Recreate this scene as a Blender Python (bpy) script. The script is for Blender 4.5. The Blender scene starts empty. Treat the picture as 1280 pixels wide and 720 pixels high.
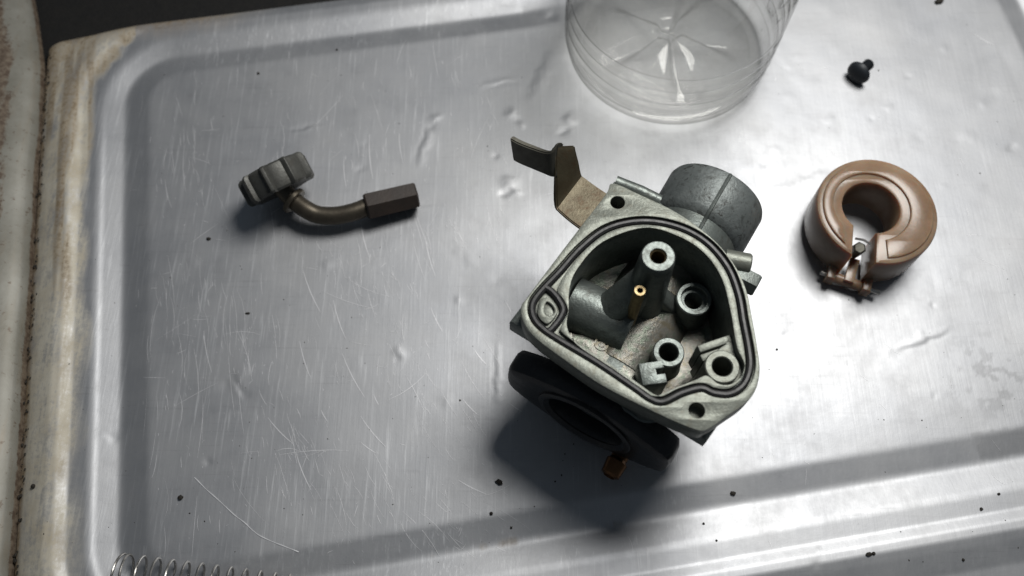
import bpy, bmesh, math, random
import numpy as np
from mathutils import Vector, Matrix

random.seed(7); rng = np.random.default_rng(7)
S = 0.001                       # all code below thinks in millimetres
scene = bpy.context.scene
col = scene.collection

# ------------------------------------------------------------------ camera
PITCH, HFOV, DIST = math.radians(66), math.radians(60), 280.0
FPX = 640 / math.tan(HFOV / 2)
CAM = Vector((0, -DIST * math.cos(PITCH), DIST * math.sin(PITCH)))
FW = Vector((0, math.cos(PITCH), -math.sin(PITCH)))
UP = Vector((0, math.sin(PITCH), math.cos(PITCH)))
cd = bpy.data.cameras.new('camera'); cam = bpy.data.objects.new('camera', cd); col.objects.link(cam)
cd.sensor_width = 36; cd.lens = 18 / math.tan(HFOV / 2)
cd.clip_start = 0.01; cd.clip_end = 20
cam.location = CAM * S
cam.rotation_euler = (math.pi / 2 - PITCH, 0, 0)
cd.dof.use_dof = True; cd.dof.focus_distance = 0.245; cd.dof.aperture_fstop = 11
scene.camera = cam

# ------------------------------------------------------------------ world and lamp
w = bpy.data.worlds.new('World'); scene.world = w; w.use_nodes = True
bg = w.node_tree.nodes['Background']
bg.inputs[0].default_value = (0.72, 0.85, 1.0, 1); bg.inputs[1].default_value = 0.07
ld = bpy.data.lights.new('work_lamp', 'AREA'); ld.shape = 'DISK'; ld.size = 0.23
ld.energy = 2.15; ld.color = (1.0, 0.985, 0.95)
lamp = bpy.data.objects.new('work_lamp', ld); col.objects.link(lamp)
LAMP = Vector((165, 172, 440)); lamp.location = LAMP * S
lamp.rotation_euler = (Vector((110, 40, 0)) - LAMP).to_track_quat('-Z', 'Y').to_euler()
scene.view_settings.view_transform = 'Standard'; scene.view_settings.look = 'None'
scene.view_settings.exposure = 0.0; scene.view_settings.gamma = 1
scene.render.engine = 'CYCLES'
scene.cycles.max_bounces = 10; scene.cycles.transparent_max_bounces = 16
scene.cycles.caustics_reflective = False; scene.cycles.caustics_refractive = False

# ------------------------------------------------------------------ helpers
def P(px, py, h=0.0):
    """pixel of the 1280x720 photograph -> point on the horizontal plane z=h (mm)"""
    d = FW * FPX + Vector((px - 640, 0, 0)) + UP * (360 - py)
    return CAM + d * ((h - CAM.z) / d.z)

ORG = {}
def thing(name, label, cat, loc, group=None):
    o = bpy.data.objects.new(name, None); col.objects.link(o)
    o.location = Vector(loc) * S; o.empty_display_size = 0.01
    o['label'] = label; o['category'] = cat
    if group: o['group'] = group
    ORG[o.name] = Vector(loc)
    return o

def finish(name, me, mat, parent=None, org=None, smooth=35, label=None, cat=None, group=None, kind=None):
    """mesh in world millimetres -> object in metres with its origin at the thing's base"""
    if parent is not None: org = ORG[parent.name]
    org = Vector(org) if org is not None else Vector((0, 0, 0))
    me.transform(Matrix.Diagonal((S, S, S, 1)) @ Matrix.Translation(-org))
    if smooth:
        me.polygons.foreach_set('use_smooth', [True] * len(me.polygons))
        me.set_sharp_from_angle(angle=math.radians(smooth))
    me.materials.clear(); me.materials.append(mat)
    me.name = name
    o = bpy.data.objects.new(name, me); col.objects.link(o)
    if parent is not None:
        o.parent = parent
    else:
        o.location = org * S
    ORG[o.name] = org
    if label: o['label'] = label
    if cat: o['category'] = cat
    if group: o['group'] = group
    if kind: o['kind'] = kind
    return o

def mesh(verts, faces):
    me = bpy.data.meshes.new('m'); me.from_pydata([tuple(v) for v in verts], [], faces); me.update()
    return me

def bm_mesh(bm):
    me = bpy.data.meshes.new('m'); bm.normal_update(); bm.to_mesh(me); bm.free(); return me

def join(*ms):
    v, f = [], []
    for m in ms:
        n = len(v); v += [p.co.copy() for p in m.vertices]; f += [[i + n for i in p.vertices] for p in m.polygons]
    return mesh(v, f)

def smooth_closed(pts, n=8):
    pts = [Vector(p) for p in pts]; out = []; N = len(pts)
    for i in range(N):
        a, b, c, d = pts[i - 1], pts[i], pts[(i + 1) % N], pts[(i + 2) % N]
        for k in range(n):
            t = k / n
            out.append(0.5 * ((2 * b) + (c - a) * t + (2 * a - 5 * b + 4 * c - d) * t * t + (3 * b - a - 3 * c + d) * t ** 3))
    return out

def smooth_open(pts, n=8):
    pts = [Vector(p) for p in pts]; q = [2 * pts[0] - pts[1]] + pts + [2 * pts[-1] - pts[-2]]; out = []
    for i in range(1, len(q) - 2):
        a, b, c, d = q[i - 1], q[i], q[i + 1], q[i + 2]
        for k in range(n):
            t = k / n
            out.append(0.5 * ((2 * b) + (c - a) * t + (2 * a - 5 * b + 4 * c - d) * t * t + (3 * b - a - 3 * c + d) * t ** 3))
    out.append(pts[-1]); return out

def area2(p):
    return sum(p[i - 1][0] * p[i][1] - p[i][0] * p[i - 1][1] for i in range(len(p)))

def offset(pts, d):
    """outward (d>0) offset of a dense closed polygon in plan"""
    s = 1 if area2(pts) > 0 else -1; N = len(pts); out = []
    for i in range(N):
        t = Vector(pts[(i + 1) % N][:2]) - Vector(pts[i - 1][:2])
        if t.length < 1e-6: continue
        t.normalize(); nrm = Vector((t.y, -t.x)) * s
        out.append(Vector((pts[i][0] + nrm.x * d, pts[i][1] + nrm.y * d)))
    return out

def circle(c, r, n=32):
    return [Vector((c[0] + r * math.cos(2 * math.pi * k / n), c[1] + r * math.sin(2 * math.pi * k / n))) for k in range(n)]

def plate(loops, z0, z1, bev=0.3):
    """plan loops (first outline, others holes) extruded from z0 to z1 with rounded edges"""
    cu = bpy.data.curves.new('c', 'CURVE'); cu.dimensions = '2D'; cu.fill_mode = 'BOTH'
    for lp in loops:
        sp = cu.splines.new('POLY'); sp.points.add(len(lp) - 1); sp.use_cyclic_u = True
        for q, p in zip(sp.points, lp): q.co = (p[0], p[1], 0, 1)
    h = (z1 - z0) / 2; bev = min(bev, h * 0.95)
    cu.extrude = h - bev; cu.bevel_depth = bev; cu.bevel_resolution = 1; cu.offset = -bev
    o = bpy.data.objects.new('c', cu); col.objects.link(o)
    bpy.context.view_layer.update()
    me = bpy.data.meshes.new_from_object(o.evaluated_get(bpy.context.evaluated_depsgraph_get()))
    bpy.data.objects.remove(o); bpy.data.curves.remove(cu)
    bm = bmesh.new(); bm.from_mesh(me); bmesh.ops.remove_doubles(bm, verts=bm.verts, dist=1e-4)
    bmesh.ops.recalc_face_normals(bm, faces=bm.faces)
    bm.to_mesh(me); bm.free()
    me.transform(Matrix.Translation((0, 0, (z0 + z1) / 2)))
    return me

def frame(axis):
    a = Vector(axis).normalized()
    h = Vector((0, 0, 1)) if abs(a.z) < 0.9 else Vector((1, 0, 0))
    x = h.cross(a).normalized(); y = a.cross(x)
    return x, y, a

def lathe(base, axis, prof, n=40, fn=None):
    """profile [(r, s)] turned round an axis from base; open at both ends unless r=0"""
    x, y, a = frame(axis); base = Vector(base); v, f = [], []
    for r, s in prof:
        for k in range(n):
            th = 2 * math.pi * k / n; rr = fn(r, s, th) if fn else r
            v.append(base + a * s + (x * math.cos(th) + y * math.sin(th)) * rr)
    for i in range(len(prof) - 1):
        for k in range(n):
            f.append((i * n + k, i * n + (k + 1) % n, (i + 1) * n + (k + 1) % n, (i + 1) * n + k))
    bm = bmesh.new(); bm.from_mesh(mesh(v, f)); bmesh.ops.remove_doubles(bm, verts=bm.verts, dist=1e-4)
    bmesh.ops.recalc_face_normals(bm, faces=bm.faces)
    return bm_mesh(bm)

def tube(path, r, n=12, closed=False, cap=True):
    path = [Vector(p) for p in path]; N = len(path); v, f = [], []
    rr = r if callable(r) else (lambda t: r)
    up = None
    for i, p in enumerate(path):
        if closed: t = path[(i + 1) % N] - path[i - 1]
        else: t = path[min(i + 1, N - 1)] - path[max(i - 1, 0)]
        t.normalize()
        if up is None: up = Vector((0, 0, 1)) if abs(t.z) < 0.9 else Vector((1, 0, 0))
        x = up.cross(t).normalized(); y = t.cross(x); up = y
        for k in range(n):
            th = 2 * math.pi * k / n
            v.append(p + (x * math.cos(th) + y * math.sin(th)) * rr(i / max(1, N - 1)))
    for i in range(N if closed else N - 1):
        j = (i + 1) % N
        for k in range(n):
            f.append((i * n + k, i * n + (k + 1) % n, j * n + (k + 1) % n, j * n + k))
    if cap and not closed:
        f.append(tuple(range(n))[::-1]); f.append(tuple((N - 1) * n + k for k in range(n)))
    return mesh(v, f)

def prism(loop, z0, z1, origin, ex, ey, ez, bev=0.3, holes=()):
    """plate() laid into an arbitrary frame"""
    me = plate([loop] + list(holes), z0, z1, bev)
    M = Matrix((ex, ey, ez)).transposed().to_4x4(); M.translation = Vector(origin)
    me.transform(M); return me

def box(c, ex, ey, ez, hx, hy, hz, bev=0.3):
    lp = [Vector((-hx, -hy)), Vector((hx, -hy)), Vector((hx, hy)), Vector((-hx, hy))]
    return prism(lp, -hz, hz, c, ex, ey, ez, bev)

def ribbon(left, right, th, nsub=1):
    """bent sheet-metal strip between two edge lines, with thickness"""
    n = len(left); v = []; f = []
    for i in range(n):
        l, r = Vector(left[i]), Vector(right[i])
        j0, j1 = max(0, i - 1), min(n - 1, i + 1)
        t = (Vector(left[j1]) + Vector(right[j1])) - (Vector(left[j0]) + Vector(right[j0]))
        nn = t.cross(r - l).normalized() * th / 2
        v += [l + nn, r + nn, r - nn, l - nn]
    for i in range(n - 1):
        for k in range(4):
            f.append((i * 4 + k, i * 4 + (k + 1) % 4, i * 4 + 4 + (k + 1) % 4, i * 4 + 4 + k))
    f.append((3, 2, 1, 0)); f.append(tuple((n - 1) * 4 + k for k in range(4)))
    bm = bmesh.new(); bm.from_mesh(mesh(v, f)); bmesh.ops.recalc_face_normals(bm, faces=bm.faces)
    es = [e for e in bm.edges if len(e.link_faces) == 2 and e.calc_face_angle(0) > 1.2]
    bmesh.ops.bevel(bm, geom=es, offset=th * 0.2, segments=2, affect='EDGES')
    return bm_mesh(bm)

# ------------------------------------------------------------------ materials
class NT:
    def __init__(s, name):
        s.m = bpy.data.materials.new(name); s.m.use_nodes = True; s.t = s.m.node_tree
        s.b = s.t.nodes['Principled BSDF']; s.out = s.t.nodes['Material Output']
    def n(s, typ, **kw):
        nd = s.t.nodes.new(typ)
        for k, v in kw.items():
            if k.startswith('i_'):
                nd.inputs[k[2:].replace('_', ' ')].default_value = v
            else: setattr(nd, k, v)
        return nd
    def l(s, a, b): s.t.links.new(a, b)
    def coord(s, scale=(1, 1, 1), rot=(0, 0, 0)):
        tc = s.n('ShaderNodeTexCoord'); mp = s.n('ShaderNodeMapping'); s.l(tc.outputs['Object'], mp.inputs[0])
        mp.inputs['Scale'].default_value = scale; mp.inputs['Rotation'].default_value = rot
        return mp.outputs[0]
    def noise(s, vec, scale, detail=4, rough=0.6):
        nd = s.n('ShaderNodeTexNoise'); nd.inputs['Scale'].default_value = scale
        nd.inputs['Detail'].default_value = detail; nd.inputs['Roughness'].default_value = rough
        s.l(vec, nd.inputs['Vector']); return nd.outputs['Fac']
    def ramp(s, fac, stops):
        r = s.n('ShaderNodeValToRGB'); e = r.color_ramp.elements
        while len(e) < len(stops): e.new(0.5)
        for el, (p, c) in zip(e, stops):
            el.position = p; el.color = c if len(c) == 4 else (*c, 1)
        s.l(fac, r.inputs[0]); return r.outputs[0]
    def mix(s, fac, a, b, mode='MIX'):
        m = s.n('ShaderNodeMix', data_type='RGBA', blend_type=mode)
        for sock, v in ((m.inputs[0], fac), (m.inputs[6], a), (m.inputs[7], b)):
            if hasattr(v, 'is_linked'): s.l(v, sock)
            elif isinstance(v, (int, float)): sock.default_value = v
            else: sock.default_value = (*v, 1)
        return m.outputs[2]
    def math(s, op, a, b=0.0, clamp=False):
        m = s.n('ShaderNodeMath', operation=op); m.use_clamp = clamp
        for sock, v in ((m.inputs[0], a), (m.inputs[1], b)):
            if hasattr(v, 'is_linked'): s.l(v, sock)
            else: sock.default_value = v
        return m.outputs[0]
    def bump(s, h, strength, dist):
        b = s.n('ShaderNodeBump'); b.inputs['Strength'].default_value = strength; b.inputs['Distance'].default_value = dist
        s.l(h, b.inputs['Height']); s.l(b.outputs[0], s.b.inputs['Normal'])
    def attr(s, name):
        a = s.n('ShaderNodeAttribute'); a.attribute_name = name; return a.outputs['Fac']

def cast(name, c1, c2, metallic=0.75, rough=0.45, dirt=(0.05, 0.045, 0.035), dirt_amt=0.35, grain=0.00025, speck=None):
    k = NT(name); v = k.coord()
    a = k.noise(v, 220, 5, 0.65); b = k.noise(v, 1500, 3, 0.6); c = k.noise(v, 420, 6, 0.75)
    base = k.mix(k.ramp(a, [(0.35, (0, 0, 0)), (0.65, (1, 1, 1))]), c1, c2)
    base = k.mix(k.math('MULTIPLY', k.ramp(c, [(0.52, (0, 0, 0)), (0.68, (1, 1, 1))]), dirt_amt), base, dirt)
    if speck:
        sp = k.noise(v, 900, 2, 0.5)
        base = k.mix(k.math('MULTIPLY', k.ramp(sp, [(0.60, (0, 0, 0)), (0.66, (1, 1, 1))]), k.ramp(k.noise(v, 130, 2, 0.5), [(0.48, (0, 0, 0)), (0.6, (1, 1, 1))])), base, speck)
    k.l(base, k.b.inputs['Base Color'])
    k.b.inputs['Metallic'].default_value = metallic
    k.l(k.math('ADD', k.math('MULTIPLY', c, 0.35), rough - 0.17), k.b.inputs['Roughness'])
    k.bump(k.math('ADD', k.math('MULTIPLY', b, 0.6), a), 0.5, grain)
    return k.m

M_rim = cast('machined_zinc', (0.235, 0.248, 0.215), (0.175, 0.187, 0.162), 0.5, 0.46, (0.16, 0.14, 0.10), 0.5)
M_cast = cast('zinc_casting', (0.20, 0.222, 0.208), (0.14, 0.16, 0.15), 0.6, 0.42, (0.06, 0.055, 0.045), 0.6, 0.0003)
M_spig = cast('dark_zinc_casting', (0.205, 0.225, 0.22), (0.15, 0.168, 0.165), 0.4, 0.50, (0.035, 0.035, 0.03), 0.75, 0.0004, (0.05, 0.05, 0.045))
M_black = cast('black_painted_casting', (0.030, 0.032, 0.034), (0.018, 0.019, 0.021), 0.1, 0.38, (0.09, 0.085, 0.075), 0.45, 0.0002)
M_rubber = cast('black_rubber', (0.016, 0.016, 0.017), (0.024, 0.024, 0.024), 0.0, 0.42, (0.03, 0.028, 0.024), 0.3, 0.0001)
M_lever = cast('rusty_zinc_plated_steel', (0.125, 0.106, 0.068), (0.09, 0.073, 0.046), 0.55, 0.45, (0.09, 0.045, 0.02), 0.7, 0.0002)
M_tip = cast('dark_steel', (0.12, 0.115, 0.095), (0.09, 0.088, 0.075), 0.7, 0.42, (0.05, 0.04, 0.025), 0.5, 0.0001)
M_brass = cast('brass', (0.36, 0.28, 0.15), (0.27, 0.20, 0.11), 0.9, 0.42, (0.15, 0.09, 0.04), 0.5, 0.0001)
M_copper = cast('copper_brass', (0.19, 0.10, 0.05), (0.13, 0.07, 0.035), 1.0, 0.35, (0.10, 0.05, 0.02), 0.5, 0.0001)
M_tarn = cast('tarnished_brass_tube', (0.12, 0.103, 0.078), (0.085, 0.073, 0.056), 0.7, 0.42, (0.05, 0.04, 0.03), 0.6, 0.0001)
M_knob = cast('grey_zinc_nut', (0.112, 0.112, 0.102), (0.082, 0.082, 0.075), 0.35, 0.5, (0.05, 0.045, 0.035), 0.6, 0.0002)
M_sleeve = cast('brown_rubber_sleeve', (0.045, 0.032, 0.025), (0.032, 0.024, 0.02), 0.0, 0.5, (0.03, 0.025, 0.02), 0.5, 0.0002)
M_screw = cast('black_oxide_steel', (0.025, 0.03, 0.036), (0.018, 0.022, 0.028), 0.2, 0.5, (0.03, 0.03, 0.03), 0.2, 0.0001)
M_steel = cast('bright_spring_steel', (0.62, 0.60, 0.57), (0.5, 0.48, 0.45), 1.0, 0.3, (0.2, 0.17, 0.13), 0.3, 0.00005)
M_crumb = cast('dirt', (0.02, 0.018, 0.015), (0.035, 0.028, 0.02), 0.0, 0.8, (0.01, 0.01, 0.01), 0.4, 0.0003)
M_table = cast('dark_bench', (0.004, 0.004, 0.004), (0.008, 0.007, 0.006), 0.0, 0.8, (0.003, 0.003, 0.003), 0.5, 0.001)

def floor_mat():
    k = NT('oily_casting'); v = k.coord()
    a = k.noise(v, 210, 6, 0.75); b = k.noise(v, 1300, 4, 0.7); c = k.noise(v, 380, 5, 0.7)
    base = k.ramp(a, [(0.30, (0.13, 0.165, 0.13)), (0.43, (0.185, 0.21, 0.165)), (0.52, (0.25, 0.24, 0.215)), (0.62, (0.22, 0.195, 0.135)), (0.75, (0.16, 0.175, 0.165))])
    base = k.mix(k.math('MULTIPLY', k.ramp(b, [(0.62, (0, 0, 0)), (0.76, (1, 1, 1))]), 0.5), base, (0.5, 0.48, 0.40))
    base = k.mix(k.math('MULTIPLY', k.ramp(c, [(0.55, (0, 0, 0)), (0.7, (1, 1, 1))]), 0.5), base, (0.07, 0.07, 0.06))
    k.l(base, k.b.inputs['Base Color']); k.b.inputs['Metallic'].default_value = 0.5
    k.b.inputs['Roughness'].default_value = 0.35
    k.bump(k.math('ADD', k.math('MULTIPLY', b, 0.3), c), 0.5, 0.0004); return k.m
M_floor = floor_mat()

def float_mat():
    k = NT('amber_nylon'); v = k.coord()
    a = k.noise(v, 90, 4, 0.6); b = k.noise(v, 900, 3, 0.6)
    base = k.ramp(a, [(0.30, (0.225, 0.145, 0.09)), (0.5, (0.305, 0.205, 0.135)), (0.68, (0.35, 0.245, 0.165))])
    k.l(base, k.b.inputs['Base Color']); k.b.inputs['Roughness'].default_value = 0.27
    k.b.inputs['Subsurface Weight'].default_value = 0.9
    k.b.inputs['Subsurface Radius'].default_value = (1.0, 0.4, 0.2); k.b.inputs['Subsurface Scale'].default_value = 0.005
    k.bump(b, 0.3, 0.0001); return k.m
M_float = float_mat()

def tray_mat():
    k = NT('scratched_aluminium')
    v = k.coord(rot=(0, 0, math.radians(-9.3)))
    vs = k.coord(scale=(1, 0.035, 1), rot=(0, 0, math.radians(-9.3)))
    vs2 = k.coord(scale=(1, 0.05, 1), rot=(0, 0, math.radians(-24)))
    big = k.noise(v, 22, 5, 0.6); mid = k.noise(v, 90, 5, 0.65); fine = k.noise(v, 700, 4, 0.7)
    br = k.noise(vs, 900, 4, 0.7); br2 = k.noise(vs2, 700, 3, 0.7)
    sc = k.ramp(br, [(0.56, (0, 0, 0)), (0.70, (1, 1, 1))]); sc2 = k.ramp(br2, [(0.60, (0, 0, 0)), (0.72, (1, 1, 1))])
    vs3 = k.coord(scale=(0.04, 1, 1), rot=(0, 0, math.radians(-6))); br3 = k.noise(vs3, 800, 3, 0.7)
    dk = k.ramp(br3, [(0.60, (0, 0, 0)), (0.74, (1, 1, 1))])
    base = k.mix(k.ramp(big, [(0.3, (0, 0, 0)), (0.7, (1, 1, 1))]), (0.445, 0.455, 0.478), (0.545, 0.55, 0.562))
    base = k.mix(k.math('MULTIPLY', k.ramp(mid, [(0.5, (0, 0, 0)), (0.75, (1, 1, 1))]), 0.25), base, (0.36, 0.36, 0.37))
    base = k.mix(k.math('MULTIPLY', dk, 0.22), base, (0.28, 0.28, 0.29))
    patch = k.math('MULTIPLY', k.ramp(k.noise(v, 35, 3, 0.6), [(0.35, (0.2, 0.2, 0.2)), (0.65, (1, 1, 1))]), k.attr('scuff'))
    base = k.mix(k.math('MULTIPLY', k.math('MULTIPLY', k.math('MAXIMUM', sc, sc2), patch), 0.6), base, (0.85, 0.86, 0.88))
    brk = k.math('SUBTRACT', k.math('ADD', k.math('MULTIPLY', fine, 0.9), k.math('MULTIPLY', br, 0.7)), 0.8)
    def breakup(a, lo, hi):
        return k.ramp(k.math('ADD', a, k.math('MULTIPLY', brk, k.math('MULTIPLY', a, 2.2))), [(lo, (0, 0, 0)), (hi, (1, 1, 1))])
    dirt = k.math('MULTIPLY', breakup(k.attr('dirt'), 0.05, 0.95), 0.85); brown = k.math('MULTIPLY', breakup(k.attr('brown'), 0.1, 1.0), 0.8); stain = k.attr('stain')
    base = k.mix(k.math('MULTIPLY', stain, 0.36), base, (0.20, 0.20, 0.205))
    cream = k.mix(k.ramp(mid, [(0.35, (0, 0, 0)), (0.65, (1, 1, 1))]), (0.74, 0.69, 0.57), (0.58, 0.51, 0.38))
    base = k.mix(dirt, base, cream)
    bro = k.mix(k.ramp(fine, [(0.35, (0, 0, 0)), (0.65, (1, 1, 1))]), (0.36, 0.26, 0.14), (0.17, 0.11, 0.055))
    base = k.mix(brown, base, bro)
    k.l(base, k.b.inputs['Base Color'])
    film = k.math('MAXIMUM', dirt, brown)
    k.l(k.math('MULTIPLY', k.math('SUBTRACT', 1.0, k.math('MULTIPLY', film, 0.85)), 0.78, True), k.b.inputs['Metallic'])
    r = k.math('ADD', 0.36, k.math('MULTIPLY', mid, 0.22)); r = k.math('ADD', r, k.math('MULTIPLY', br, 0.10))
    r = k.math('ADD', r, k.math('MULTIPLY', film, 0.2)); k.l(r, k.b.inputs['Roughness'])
    h = k.math('ADD', k.math('MULTIPLY', br, 0.5), k.math('MULTIPLY', fine, 0.35)); h = k.math('ADD', h, k.math('MULTIPLY', br2, 0.3))
    k.bump(h, 0.35, 0.00012); return k.m
M_tray = tray_mat()

def scratch_mat():
    k = NT('bright_scratch'); k.b.inputs['Base Color'].default_value = (0.8, 0.8, 0.82, 1)
    k.b.inputs['Metallic'].default_value = 0.5; k.b.inputs['Roughness'].default_value = 0.5; return k.m
M_scr = scratch_mat()

def pet_mat():
    k = NT('clear_plastic'); t = k.t
    tr = k.n('ShaderNodeBsdfTransparent'); tr.inputs[0].default_value = (0.965, 0.965, 0.955, 1)
    gl = k.n('ShaderNodeBsdfGlossy'); gl.inputs['Roughness'].default_value = 0.06
    lw = k.n('ShaderNodeLayerWeight'); lw.inputs[0].default_value = 0.5
    v = k.coord(); bmp = k.n('ShaderNodeBump'); bmp.inputs['Strength'].default_value = 0.25; bmp.inputs['Distance'].default_value = 0.002
    k.l(k.noise(v, 45, 2, 0.5), bmp.inputs['Height'])
    k.l(bmp.outputs[0], gl.inputs['Normal'])
    k.l(bmp.outputs[0], lw.inputs['Normal'])
    fres = k.math('ADD', 0.045, k.math('MULTIPLY', k.math('POWER', lw.outputs['Facing'], 4.0), 0.8))
    tint = k.mix(k.math('POWER', lw.outputs['Facing'], 2.0), (0.965, 0.965, 0.955), (0.62, 0.62, 0.61))
    k.l(tint, tr.inputs[0])
    mx = k.n('ShaderNodeMixShader'); k.l(fres, mx.inputs[0]); k.l(tr.outputs[0], mx.inputs[1]); k.l(gl.outputs[0], mx.inputs[2])
    df = k.n('ShaderNodeBsdfTranslucent'); df.inputs[0].default_value = (0.85, 0.85, 0.83, 1)
    haze_f = k.math('MULTIPLY', k.ramp(k.noise(v, 60, 4, 0.6), [(0.35, (0, 0, 0)), (0.7, (1, 1, 1))]), 0.09)
    m2 = k.n('ShaderNodeMixShader'); k.l(haze_f, m2.inputs[0]); k.l(mx.outputs[0], m2.inputs[1]); k.l(df.outputs[0], m2.inputs[2])
    k.l(m2.outputs[0], k.out.inputs['Surface']); t.nodes.remove(k.b); return k.m
M_pet = pet_mat()

# ------------------------------------------------------------------ tray
TA = math.radians(9.3); CU, SU = math.cos(TA), math.sin(TA)
def uv_of(p): return p[0] * CU + p[1] * SU, -p[0] * SU + p[1] * CU
def xy_of(u, v): return u * CU - v * SU, u * SU + v * CU
U0, U1, V0, V1 = -113.5, 196.0, -69.0, 101.5          # raised middle panel
BACK_V, SEAM_U = 128.0, -150.6
PD = np.array([-50, -1, 0.2, 6.8, 8.0, 8.9, 15.5, 17, 22, 25, 27.5, 30, 36, 60, 200.])
PH = np.array([0, 0, -0.08, -1.5, -1.62, -1.5, 0.35, 0.55, 0.6, 1.7, 1.8, 1.2, -0.6, -4, -4.])
fd = np.linspace(-50, 200, 5001); fh = np.interp(fd, PD, PH)
ker = np.hanning(19); ker /= ker.sum(); fh = np.convolve(np.pad(fh, 9, 'edge'), ker, 'valid')

def vnoise(x, y, seed=0):
    r = np.random.default_rng(seed).random((64, 64))
    xi = np.floor(x).astype(int); yi = np.floor(y).astype(int); fx = x - xi; fy = y - yi
    fx = fx * fx * (3 - 2 * fx); fy = fy * fy * (3 - 2 * fy)
    g = lambda a, b: r[a % 64, b % 64]
    return (g(xi, yi) * (1 - fx) + g(xi + 1, yi) * fx) * (1 - fy) + (g(xi, yi + 1) * (1 - fx) + g(xi + 1, yi + 1) * fx) * fy
def fbm(x, y, seed=0, o=4):
    s = 0; a = 0.5; t = 0
    for k in range(o):
        s = s + a * vnoise(x, y, seed + k); t += a; x = x * 2.03 + 5.1; y = y * 2.03 + 1.7; a *= 0.5
    return s / t

# dents: pixel, radius mm, depth mm (negative = pressed down), stretch along, angle
DENTS = []
for px, py, r, h in ((640, 143, 2.2, .45), (650, 157, 1.3, .3), (637, 228, 3.0, .55), (632, 240, 2.0, -.5), (646, 240, 1.6, .35),
                     (712, 150, 2.6, .5), (705, 165, 1.8, -.35), (690, 20, 2.2, -.5), (545, 148, 1.8, .35), (540, 158, 1.6, -.3),
                     (262, 578, 1.4, -.35), (140, 545, 1.5, -.3), (500, 443, 2.2, .35), (497, 447, 1.2, -.3), (985, 385, 2.0, .4), (978, 415, 1.6, .35), (982, 420, 1.3, -.35),
                     (1062, 456, 1.0, -.35), (1168, 495, 0.9, -.3), (1110, 440, 1.8, .3), (1168, 383, 1.2, -.4), (1020, 690, 1.0, .4), (1016, 708, 1.2, -.4),
                     (620, 195, 1.2, -.25), (1090, 150, 1.8, -.3), (1110, 135, 2.0, .3), (1000, 70, 4.0, .2), (1020, 95, 3.0, -.2), (985, 120, 3.5, .2), (1045, 60, 3, .15), (1135, 95, 1.6, -.25),
                     (1180, 60, 2.5, .3), (1230, 130, 3, .3), (1265, 185, 2, -.5), (1210, 170, 3.5, .35), (1150, 170, 2.5, -.25), (1040, 150, 2.5, .3), (970, 190, 2.5, .35), (955, 205, 2, -.35),
                     (300, 470, 3.0, .25), (285, 480, 2.5, -.25), (575, 375, 1.5, .2), (410, 330, 2, .18), (560, 500, 2.5, .2), (450, 210, 2.0, -.2), (240, 330, 2, .15)):
    DENTS.append((*P(px, py)[:2], r * (0.7 if px > 940 else 0.85), h * (0.45 if px > 940 else 0.9)))
for _ in range(70):
    x = rng.uniform(-110, 170); y = rng.uniform(-60, 110)
    DENTS.append((x, y, rng.uniform(0.8, 3.2), rng.normal(0, 0.05)))
# long soft creases: two pixels, width mm, height mm
CREASES = [((1115, 441), (1190, 410), 1.4, .38), ((540, 150), (520, 210), 1.6, .28), ((285, 465), (310, 500), 1.3, -.3), ((600, 110), (650, 98), 1.2, .18),
           ((620, 425), (622, 510), 1.2, .22), ((560, 300), (600, 340), 3, .15), ((350, 165), (410, 155), 1.0, -.25), ((1050, 210), (960, 240), 2.5, .25),
           ((245, 517), (330, 515), .7, -.16), ((960, 45), (1010, 120), 3.0, .1), ((430, 265), (560, 255), .8, -.12), ((690, 60), (660, 130), 3, .25)]

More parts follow.
